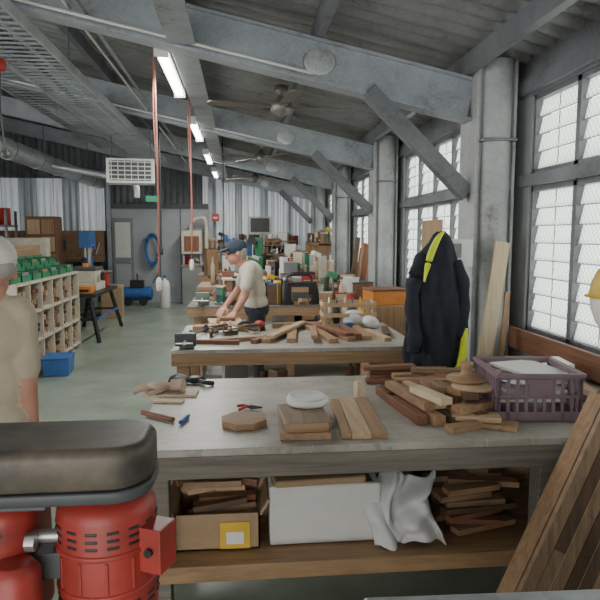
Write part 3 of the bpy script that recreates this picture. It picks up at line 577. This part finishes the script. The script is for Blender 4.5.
b=B('wood_lathe');b.bx(-4.6,-3.2,13.3,13.6,0,.85,OLIVE);b.bx(-4.5,-4.2,13.3,13.6,.85,1.3,BLUE);b.bx(-4.2,-3.3,13.4,13.5,.9,.95,STEEL);b.bx(-3.4,-3.25,13.35,13.55,.85,1.2,BLUE);b.cyl((-4.2,13.45,1.12),(-3.4,13.45,1.12),.04,W['oakX']);b.done(.01)
b=B('steel_shelving')
for x in (-5.6,-4.35):
    for y in (11.6,12.1): b.bx(x,x+.04,y,y+.04,0,2.1,GALVD)
for z in (.3,.8,1.3,1.8): b.bx(-5.6,-4.3,11.6,12.14,z,z+.03,GALVD)
b.done()
for i,z in enumerate((.33,.83,1.33,1.83)): clutter('stored_boxes',-5.5,-4.45,11.7,12.05,z+.001,22,60+i,1.6,.2)
b=B('bandsaw');b.bx(-3.85,-3.3,10.3,10.7,0,.75,OLIVE);b.bx(-3.85,-3.6,10.4,10.6,.75,1.25,BEIGE);b.bx(-3.88,-3.25,10.38,10.62,1.2,1.6,BEIGE);b.box((-3.45,10.5,.93),(.4,.4,.03),STEEL);b.bx(-3.47,-3.43,10.48,10.52,.75,.93,STEEL);b.bx(-3.4,-3.37,10.49,10.51,.94,1.2,STEEL);b.done(.02)
b=B('side_workbench');b.bx(-5.2,-3.6,8.3,9.2,.82,.86,W['oakX'])
for x in (-5.15,-3.7):
    for y in (8.35,9.1): b.bx(x,x+.07,y,y+.07,0,.82,W['oakZ'])
b.done()
clutter('bench_clutter',-5.1,-3.8,8.4,9.1,.861,60,71,1.6,.4)
b=B('steel_drum');b.lathe((-3.2,9.9,0),[(0,0),(.2,0),(.2,.03),(.195,.04),(.195,.28),(.2,.29),(.2,.31),(.195,.32),(.195,.58),(.2,.6),(.18,.6),(0,.59)],BLUE,24);b.done()
b=B('stacked_cartons');b.box((-3.25,11.2,.25),(.45,.4,.5),CARD,(0,0,6));b.box((-3.22,11.2,.67),(.38,.34,.33),CARD,(0,0,-8));b.box((-3.22,11.2,.92),(.3,.3,.16),WHITE,(0,0,10));b.done(.006)
b=B('recycling_tub');b.box((-2.6,12.3,.3),(.4,.4,.6),CARD,(0,0,5));b.box((-2.6,12.3,.62),(.42,.42,.05),W['pineX'],(0,0,5));b.done(.01)
# back area
b=B('wall_partition');b.bx(-3.15,-.75,14.95,15.05,0,2.35,WALLL);b.bx(-3.15,-.75,14.90,14.96,2.28,2.4,DGREY);b.bx(-3.22,-3.12,14.85,15.05,0,3.2,GALV);b.bx(-.8,-.7,14.85,15.05,0,2.9,GALV)
b.bx(-2.0,-1.97,14.93,14.95,0,2.28,GALVD);b.bx(-1.5,-1.47,14.93,14.95,0,2.28,GALVD);b.done()
b=B('door_1');b.bx(-3.1,-2.62,14.89,14.945,0,2.05,WALLG);b.bx(-3.04,-2.68,14.875,14.89,1.1,1.95,WHITE);b.bx(-3.04,-2.68,14.875,14.89,.15,.95,WALLL);b.cyl((-2.68,14.85,1.0),(-2.68,14.89,1.0),.03,STEEL);b.done(.005)
b=B('exit_sign');b.bx(-2.28,-2.0,14.80,14.86,2.44,2.58,EXITM);b.bx(-2.24,-2.2,14.79,14.80,2.47,2.55,WHITE);b.bx(-2.18,-2.04,14.79,14.80,2.49,2.53,WHITE);b.done()
b=B('hose_reel')
for k in range(6):
    r=.20+.02*(k%3);pts=[(-2.15+r*.7*math.cos(a),14.85-.02*k,1.30+r*1.6*math.sin(a)) for a in np.linspace(0,2*math.pi,14)];b.tube(pts,.014,BLUE,6,3)
b.box((-2.15,14.9,1.65),(.1,.08,.06),DGREY);b.tube([(-2.05,14.8,1.2),(-2.0,14.75,.8),(-2.15,14.7,.5)],.014,BLUE,6);b.done()
b=B('air_compressor');b.cyl((-2.75,14.3,.28),(-2.15,14.3,.28),.16,BLUE,n=24);b.sph((-2.75,14.3,.28),(.06,.16,.16),BLUE);b.sph((-2.15,14.3,.28),(.06,.16,.16),BLUE);b.bx(-2.6,-2.3,14.2,14.4,.43,.6,BLACK);b.cyl((-2.3,14.2,.12),(-2.3,14.12,.12),.1,BLACK);b.cyl((-2.65,14.2,.12),(-2.65,14.12,.12),.1,BLACK);b.cyl((-2.4,14.3,.6),(-2.4,14.3,.75),.06,STEEL);b.done()
b=B('plastic_stool');b.lathe((-2.75,13.2,.40),[(0,.02),(.15,.02),(.16,0),(.14,-.03),(.13,-.03)],BLUE,20)
for a in range(4):
    c,s=math.cos(a*1.57+.78),math.sin(a*1.57+.78);b.cyl((-2.75+.11*c,13.2+.11*s,.4),(-2.75+.15*c,13.2+.15*s,0),.016,WHITE)
b.done()
b=B('gas_cylinder');b.lathe((-1.75,13.8,0),[(0,0),(.11,0),(.115,.02),(.115,.5),(.09,.6),(.03,.64),(.03,.68),(0,.68)],WHITE,20);b.cyl((-1.75,13.8,.68),(-1.75,13.8,.74),.035,BLUE);b.done()
b=B('extraction_hood');b.bx(-1.42,-.95,14.4,14.9,1.2,1.75,BEIGE);b.bx(-1.36,-1.01,14.39,14.41,1.26,1.62,W['redZ']);b.tube([(-1.2,14.6,1.75),(-1.2,14.6,1.95),(-1.0,14.6,2.05),(-.85,14.6,1.95),(-.85,14.6,1.2)],.05,BEIGE,12);b.bx(-1.42,-.95,14.4,14.9,0,.9,WALLG);b.bx(-1.45,-.92,14.38,14.9,.9,.94,W['oakX']);b.bx(-1.4,-1.36,14.45,14.5,.94,1.2,GALV);b.bx(-1.0,-.96,14.45,14.5,.94,1.2,GALV);b.done(.005)
clutter('shelf_clutter',-1.35,-1.0,14.45,14.8,.941,10,77,1.1,.2)
b=B('red_sign');b.bx(-.72,-.55,14.84,14.85,1.98,2.16,REDP);b.bx(-.69,-.58,14.83,14.84,2.04,2.08,WHITE);b.done()
b=B('picture_board');b.bx(.18,.72,15.05,15.08,1.68,2.1,BEIGE);b.bx(.22,.68,15.04,15.05,1.72,2.06,DGREY);b.done()
b=B('tool_shelving');b.bx(-.6,1.35,14.7,15.1,0,.85,W['oakX']);b.bx(-.6,1.35,14.95,15.0,.85,1.4,W['darkX'])
for z in (1.15,1.38): b.bx(-.6,1.35,14.75,14.97,z,z+.025,W['pineX'])
b.done()
clutter('shelf_clutter',-.5,1.3,14.8,14.88,1.176,34,80,1.0,.18);clutter('shelf_clutter',-.5,1.3,14.8,14.88,1.406,36,81,1.2,.25);clutter('shelf_clutter',-.5,1.3,14.72,14.9,.852,34,82,1.2,.22)
b=B('saw_rack')
for i in range(4):
    x=.25+i*.24;b.box((x,14.66,1.36),(.02,.01,.28),STEEL,(0,20,0));b.box((x+.06,14.66,1.22),(.08,.02,.08),W['redX'],(0,20,0))
b.bx(.2,1.3,14.67,14.69,1.48,1.51,W['oakX']);b.done()
# ---------------------------------------------------------------- drill press (foreground)
b=B('drill_press')
def rounded(b,x0,x1,y0,y1,z0,z1,r,m,nz=6,e=None):
    def ring(ins,z):
        pts=[];R=max(.004,r-ins)
        for (cx_,cy_,a0) in ((x1-r,y0+r,-90),(x1-r,y1-r,0),(x0+r,y1-r,90),(x0+r,y0+r,180)):
            for k in range(7): a=rad(a0+15*k);pts.append((cx_+R*math.cos(a),cy_+R*math.sin(a),z))
        return pts
    e=e or min(.03,(z1-z0)*.35);lv=[(0.006,z0),(0,z0+.006)]
    for k in range(nz+1): a=rad(90*k/nz);lv.append((e*(1-math.cos(a)),z1-e+e*math.sin(a)))
    vs=[]
    for i,z in lv: vs+=ring(i,z)
    n=28;L=len(lv)
    b.add(vs,[(i*n+k,i*n+(k+1)%n,(i+1)*n+(k+1)%n,(i+1)*n+k) for i in range(L-1) for k in range(n)],m,True)
    b.add(vs[-n:],[tuple(range(n))],m);b.add(vs[:n],[tuple(range(n))[::-1]],m)
rounded(b,-.72,-.17,1.03,1.23,1.205,1.278,.07,COVER,6,.02)
rounded(b,-.722,-.168,1.028,1.232,1.180,1.203,.07,DGREY,4,.004)
b.bx(-.6,-.35,1.05,1.21,1.166,1.18,DGREY);b.cyl((-.62,1.03,1.19),(-.62,1.015,1.19),.012,STEEL)
mx,my=-.262,1.13
b.lathe((mx,my,.945),[(0,-.06),(.05,-.06),(.08,-.045),(.090,-.02),(.092,.03),(.092,.19),(.089,.205),(.078,.217),(.05,.228),(0,.228)],RED,40)
for a in range(0,360,24):
    c,s=math.cos(rad(a)),math.sin(rad(a))
    for z in (1.122,1.108,1.094,.98,.966): b.box((mx+.0915*c,my+.0915*s,z),(.004,.022,.006),BLACK,(0,0,a))
for z in (1.075,1.0): b.lathe((mx,my,z),[(.0915,-.006),(.0955,-.004),(.0955,.004),(.0915,.006)],RED,40)
for a in range(10,360,30):
    c,s=math.cos(rad(a)),math.sin(rad(a));b.box((mx+.0915*c,my+.0915*s,1.037),(.007,.006,.06),RED,(0,0,a))
b.box((mx+.100,my-.045,1.075),(.045,.055,.085),RED,(0,0,-25));b.cyl((mx+.088,my-.072,1.075),(mx+.085,my-.078,1.075),.008,BLACK)
b.bx(-.42,-.33,1.08,1.18,1.02,1.07,DGREY);b.cyl((-.46,1.09,1.10),(-.34,1.09,1.10),.012,STEEL);b.cyl((-.46,1.17,1.02),(-.34,1.17,1.02),.012,STEEL)
rounded(b,-.66,-.385,1.05,1.24,.92,1.165,.06,RED)
b.cyl((-.392,1.07,1.10),(-.375,1.07,1.10),.018,STEEL,n=6);b.cyl((-.44,1.05,1.12),(-.44,1.02,1.12),.014,STEEL,n=6);b.cyl((-.41,1.05,1.05),(-.41,1.0,1.05),.011,STEEL)
b.lathe((-.405,1.04,.94),[(0,0),(.04,0),(.045,.02),(.045,.12),(.03,.14),(0,.14)],RED,24)
b.tube([(-.40,1.02,1.02),(-.38,.98,.98),(-.34,.99,.94),(-.30,1.03,.91)],.007,BLACK)
b.cyl((-.50,1.14,.06),(-.50,1.14,.95),.04,STEEL);b.lathe((-.5,1.14,0),[(0,0),(.23,0),(.24,.03),(.2,.05),(.07,.08),(0,.08)],RED,32)
b.cyl((-.68,1.14,.93),(-.68,1.14,1.0),.03,RED);b.cyl((-.64,1.14,.80),(-.64,1.14,.95),.02,STEEL);b.cyl((-.64,1.14,.62),(-.64,1.14,.645),.15,STEEL);b.bx(-.66,-.48,1.10,1.18,.59,.62,RED)
b.done(.003)
b=B('steel_machine_table');b.box((.62,.50,1.165),(.95,.42,.03),GALVL,(0,0,-2));b.box((.62,.5,.575),(.85,.36,1.15),WALLG,(0,0,-2));b.done(.004)
b=B('hard_hat_stand');b.cyl((1.66,1.72,0),(1.66,1.72,1.50),.02,STEEL);b.lathe((1.66,1.72,0),[(0,0),(.13,0),(.13,.02),(.03,.04)],DGREY,24);b.cyl((1.66,1.72,1.42),(1.3,1.90,1.42),.012,STEEL)
b.lathe((1.30,1.9,1.44),[(.14,0),(.125,.008),(.118,.05),(.10,.09),(.065,.125),(0,.14)],YEL,32);b.lathe((1.30,1.9,1.30),[(0,0),(.06,.01),(.10,.05),(.118,.10),(.122,.14)],WHITE,32);b.bx(1.29,1.31,1.775,1.9,1.55,1.57,YEL);b.done()
# ---------------------------------------------------------------- people
def person(name,segs,extra,vox=.008):
    b=B(name+'_raw')
    for s in segs:
        if s[0]=='c':
            _,p,q,r,r2,m=s;b.cyl(p,q,r,m,r2,14);b.sph(p,r,m,14);b.sph(q,r2,m,14)
        else:
            _,c,r,rot,m=s;b.sph(c,r,m,24,rot)
    o=b.done();md=o.modifiers.new('r','REMESH');md.mode='VOXEL';md.voxel_size=vox
    sm=o.modifiers.new('s','SMOOTH');sm.iterations=3;sm.factor=.5
    dg=bpy.context.evaluated_depsgraph_get();me=bpy.data.meshes.new_from_object(o.evaluated_get(dg))
    bpy.data.objects.remove(o)
    n=len(me.polygons);c=np.zeros(n*3);me.polygons.foreach_get('center',c);c=c.reshape(-1,3)
    mats=[];best=np.full(n,1e9);idx=np.zeros(n,int)
    for s in segs:
        m=s[-1]
        if m not in mats: mats.append(m)
        if s[0]=='c':
            p=np.array(s[1]);q=np.array(s[2]);d=q-p;t=np.clip(((c-p)@d)/max(1e-9,d@d),0,1);r=s[3]+(s[4]-s[3])*t;ds=np.linalg.norm(c-(p+t[:,None]*d),axis=1)-r
        else:
            R=np.array(Euler([rad(a) for a in s[3]]).to_matrix());l=(c-np.array(s[1]))@R;rr_=np.array(s[2]);k=np.linalg.norm(l/rr_,axis=1);ds=(k-1)*rr_.min()
        u=ds<best;best[u]=ds[u];idx[u]=mats.index(m)
    me.materials.clear()
    for m in mats: me.materials.append(m)
    me.polygons.foreach_set('material_index',idx.astype(np.int32));me.polygons.foreach_set('use_smooth',[True]*n);me.update()
    root=bpy.data.objects.new(name,None);bpy.context.collection.objects.link(root)
    bo=bpy.data.objects.new('body',me);bpy.context.collection.objects.link(bo);bo.parent=root
    e=extra(B('head_details'));e.parent=root
    return root
def head(c,yaw,pitch,skin=SKIN,hair=HAIR,hs=1):
    R=Euler((0,rad(pitch),rad(yaw))).to_matrix();c=V(c)
    def P(x,y,z): return tuple(c+R@V((x,y,z)))
    rot=(0,pitch,yaw)
    segs=[('e',P(-.01,0,.025),(.098,.077,.095),rot,skin),('e',P(.03,0,-.045),(.062,.058,.065),rot,skin),('e',P(.06,0,-.085),(.028,.032,.022),rot,skin),
     ('c',P(.088,0,.0),P(.106,0,-.03),.010,.015,skin),('e',P(-.01,.078,-.01),(.020,.010,.032),rot,skin),('e',P(-.01,-.078,-.01),(.020,.010,.032),rot,skin),
     ('e',P(.078,0,.028),(.02,.055,.014),rot,skin),('e',P(-.045,0,.01+.02*(1-hs)),(.070,.080,.085*hs),rot,hair)]
    return segs,P,rot
def hand(w,d,side,n,skin=SKIN,curl=.5):
    w=V(w);d=V(d).normalized();s=V(side).normalized();n=V(n).normalized();out=[]
    t=lambda v:tuple(v)
    for k in (-1,-.3,.4,1): out.append(('c',t(w+s*k*.018),t(w+d*.08+s*k*.030),.014,.013,skin))
    for k,l in ((-1,.062),(-.33,.078),(.33,.084),(1,.072)):
        p=w+d*.085+s*k*.031;q=p+d*l*.5+n*curl*.018;e=q+d*l*.4*(1-curl*.5)+n*curl*.045*l/.08
        out+=[('c',t(p),t(q),.0095,.0088,skin),('c',t(q),t(e),.0088,.0075,skin)]
    p=w+d*.025+s*.028;q=p+d*.03+s*.03+n*.012;e=q+d*.032+s*.006+n*.016
    out+=[('c',t(p),t(q),.013,.011,skin),('c',t(q),t(e),.011,.009,skin)]
    return out
hs,P,rot=head((-.06,5.93,1.475),190,12)
S=hs+[('c',(-.025,5.94,1.40),(.04,5.95,1.34),.052,.06,SKIN),
 ('e',(.085,5.95,1.27),(.12,.18,.13),(0,-12,0),CREAM),('e',(.115,5.95,1.12),(.118,.16,.16),(0,-8,0),CREAM),('e',(.135,5.95,.98),(.12,.165,.11),(0,0,0),CREAM),
 ('c',(.07,5.80,1.33),(.07,6.10,1.33),.065,.065,CREAM),
 ('c',(.07,5.775,1.315),(.035,5.73,1.16),.068,.062,CREAM),('c',(.035,5.73,1.15),(.02,5.72,1.08),.047,.042,SKIN),('c',(.02,5.72,1.07),(-.07,5.62,.93),.042,.028,SKIN),
 ('c',(.06,6.12,1.315),(-.01,6.13,1.17),.068,.062,CREAM),('c',(-.01,6.13,1.16),(-.04,6.12,1.10),.046,.042,SKIN),('c',(-.04,6.12,1.1),(-.17,5.88,.95),.042,.028,SKIN),
 ('e',(.14,5.95,.92),(.125,.16,.11),(0,0,0),TROUS),('c',(.14,5.865,.88),(.12,5.85,.50),.088,.062,TROUS),('c',(.12,5.85,.50),(.17,5.85,.10),.060,.045,TROUS),
 ('c',(.15,6.04,.88),(.14,6.05,.50),.088,.062,TROUS),('c',(.14,6.05,.50),(.19,6.05,.10),.060,.045,TROUS),
 ('e',(.12,5.85,.045),(.13,.048,.045),(0,0,0),BLACK),('e',(.14,6.05,.045),(.13,.048,.045),(0,0,0),BLACK)]
S+=hand((-.075,5.615,.925),(-.35,-.75,-.35),(-.9,.4,0),(-.1,-.3,-1));S+=hand((-.175,5.87,.945),(-.35,-.8,-.3),(.9,-.4,0),(0,-.3,-1))
CAP=mat('cap_cloth',(.03,.045,.07),.85)
def ex(b):
    b.sph(P(-.012,0,.045),(.108,.088,.088),CAP,24,rot);b.sph(P(.11,0,.052),(.075,.07,.010),CAP,20,(0,rot[1]+8,rot[2]));b.sph(P(-.01,0,.135),.012,CAP)
    for y in (-.032,.032): b.sph(P(.080,y,.004),.011,EYE,10)
    b.sph(P(.088,0,-.058),(.008,.025,.006),LIP,10,rot)
    return b.done()
person('man_in_cap',S,ex)
b=B('workpiece_board');b.box((-.14,5.36,zt+.012),(.30,.55,.022),W['pineY'],(0,0,8));b.box((-.14,5.45,zt+.04),(.14,.1,.03),W['redX']);b.done(.002)
hs,P2,rot2=head((-.94,2.36,1.515),112,4,hair=HAIR,hs=.7)
S=hs+[('c',(-.945,2.35,1.46),(-.965,2.35,1.36),.055,.062,SKIN),
 ('e',(-.975,2.35,1.27),(.18,.12,.14),(0,0,10),TAN),('e',(-.985,2.35,1.10),(.16,.12,.17),(0,0,10),TAN),('e',(-.985,2.35,.95),(.16,.125,.10),(0,0,10),TAN),
 ('c',(-1.12,2.32,1.36),(-.86,2.38,1.36),.062,.060,TAN),
 ('c',(-.85,2.37,1.345),(-.835,2.36,1.14),.062,.056,TAN),('c',(-.835,2.36,1.13),(-.83,2.35,1.08),.043,.040,SKIN),('c',(-.83,2.35,1.08),(-.835,2.40,.86),.040,.027,SKIN),
 ('c',(-1.13,2.33,1.345),(-1.16,2.32,1.14),.066,.058,TAN),('c',(-1.16,2.32,1.13),(-1.165,2.33,1.08),.043,.040,SKIN),('c',(-1.165,2.33,1.08),(-1.15,2.42,.86),.040,.027,SKIN),
 ('e',(-.985,2.35,.90),(.16,.12,.10),(0,0,10),TROUS),('c',(-.90,2.36,.86),(-.89,2.37,.48),.086,.06,TROUS),('c',(-.89,2.37,.48),(-.89,2.34,.09),.058,.044,TROUS),
 ('c',(-1.07,2.34,.86),(-1.07,2.35,.48),.086,.06,TROUS),('c',(-1.07,2.35,.48),(-1.07,2.32,.09),.058,.044,TROUS),
 ('e',(-.89,2.40,.045),(.048,.13,.045),(0,0,12),BLACK),('e',(-1.08,2.38,.045),(.048,.13,.045),(0,0,12),BLACK)]
S+=hand((-.835,2.40,.855),(0,.12,-1),(.1,.9,0),(-1,0,0),curl=.6);S+=hand((-1.15,2.42,.855),(0,.12,-1),(-.1,.9,0),(1,0,0),curl=.6)
WCAP=mat('white_cap',(.66,.64,.58),.85)
def ex2(b):
    b.sph(P2(-.012,0,.05),(.110,.090,.088),WCAP,24,rot2);b.sph(P2(.11,0,.052),(.07,.065,.010),WCAP,20,(0,rot2[1]+8,rot2[2]))
    for y in (-.032,.032): b.sph(P2(.080,y,.004),.011,EYE,10)
    b.sph(P2(.088,0,-.058),(.008,.025,.006),LIP,10,rot2)
    return b.done()
person('bystander_in_white_cap',S,ex2)
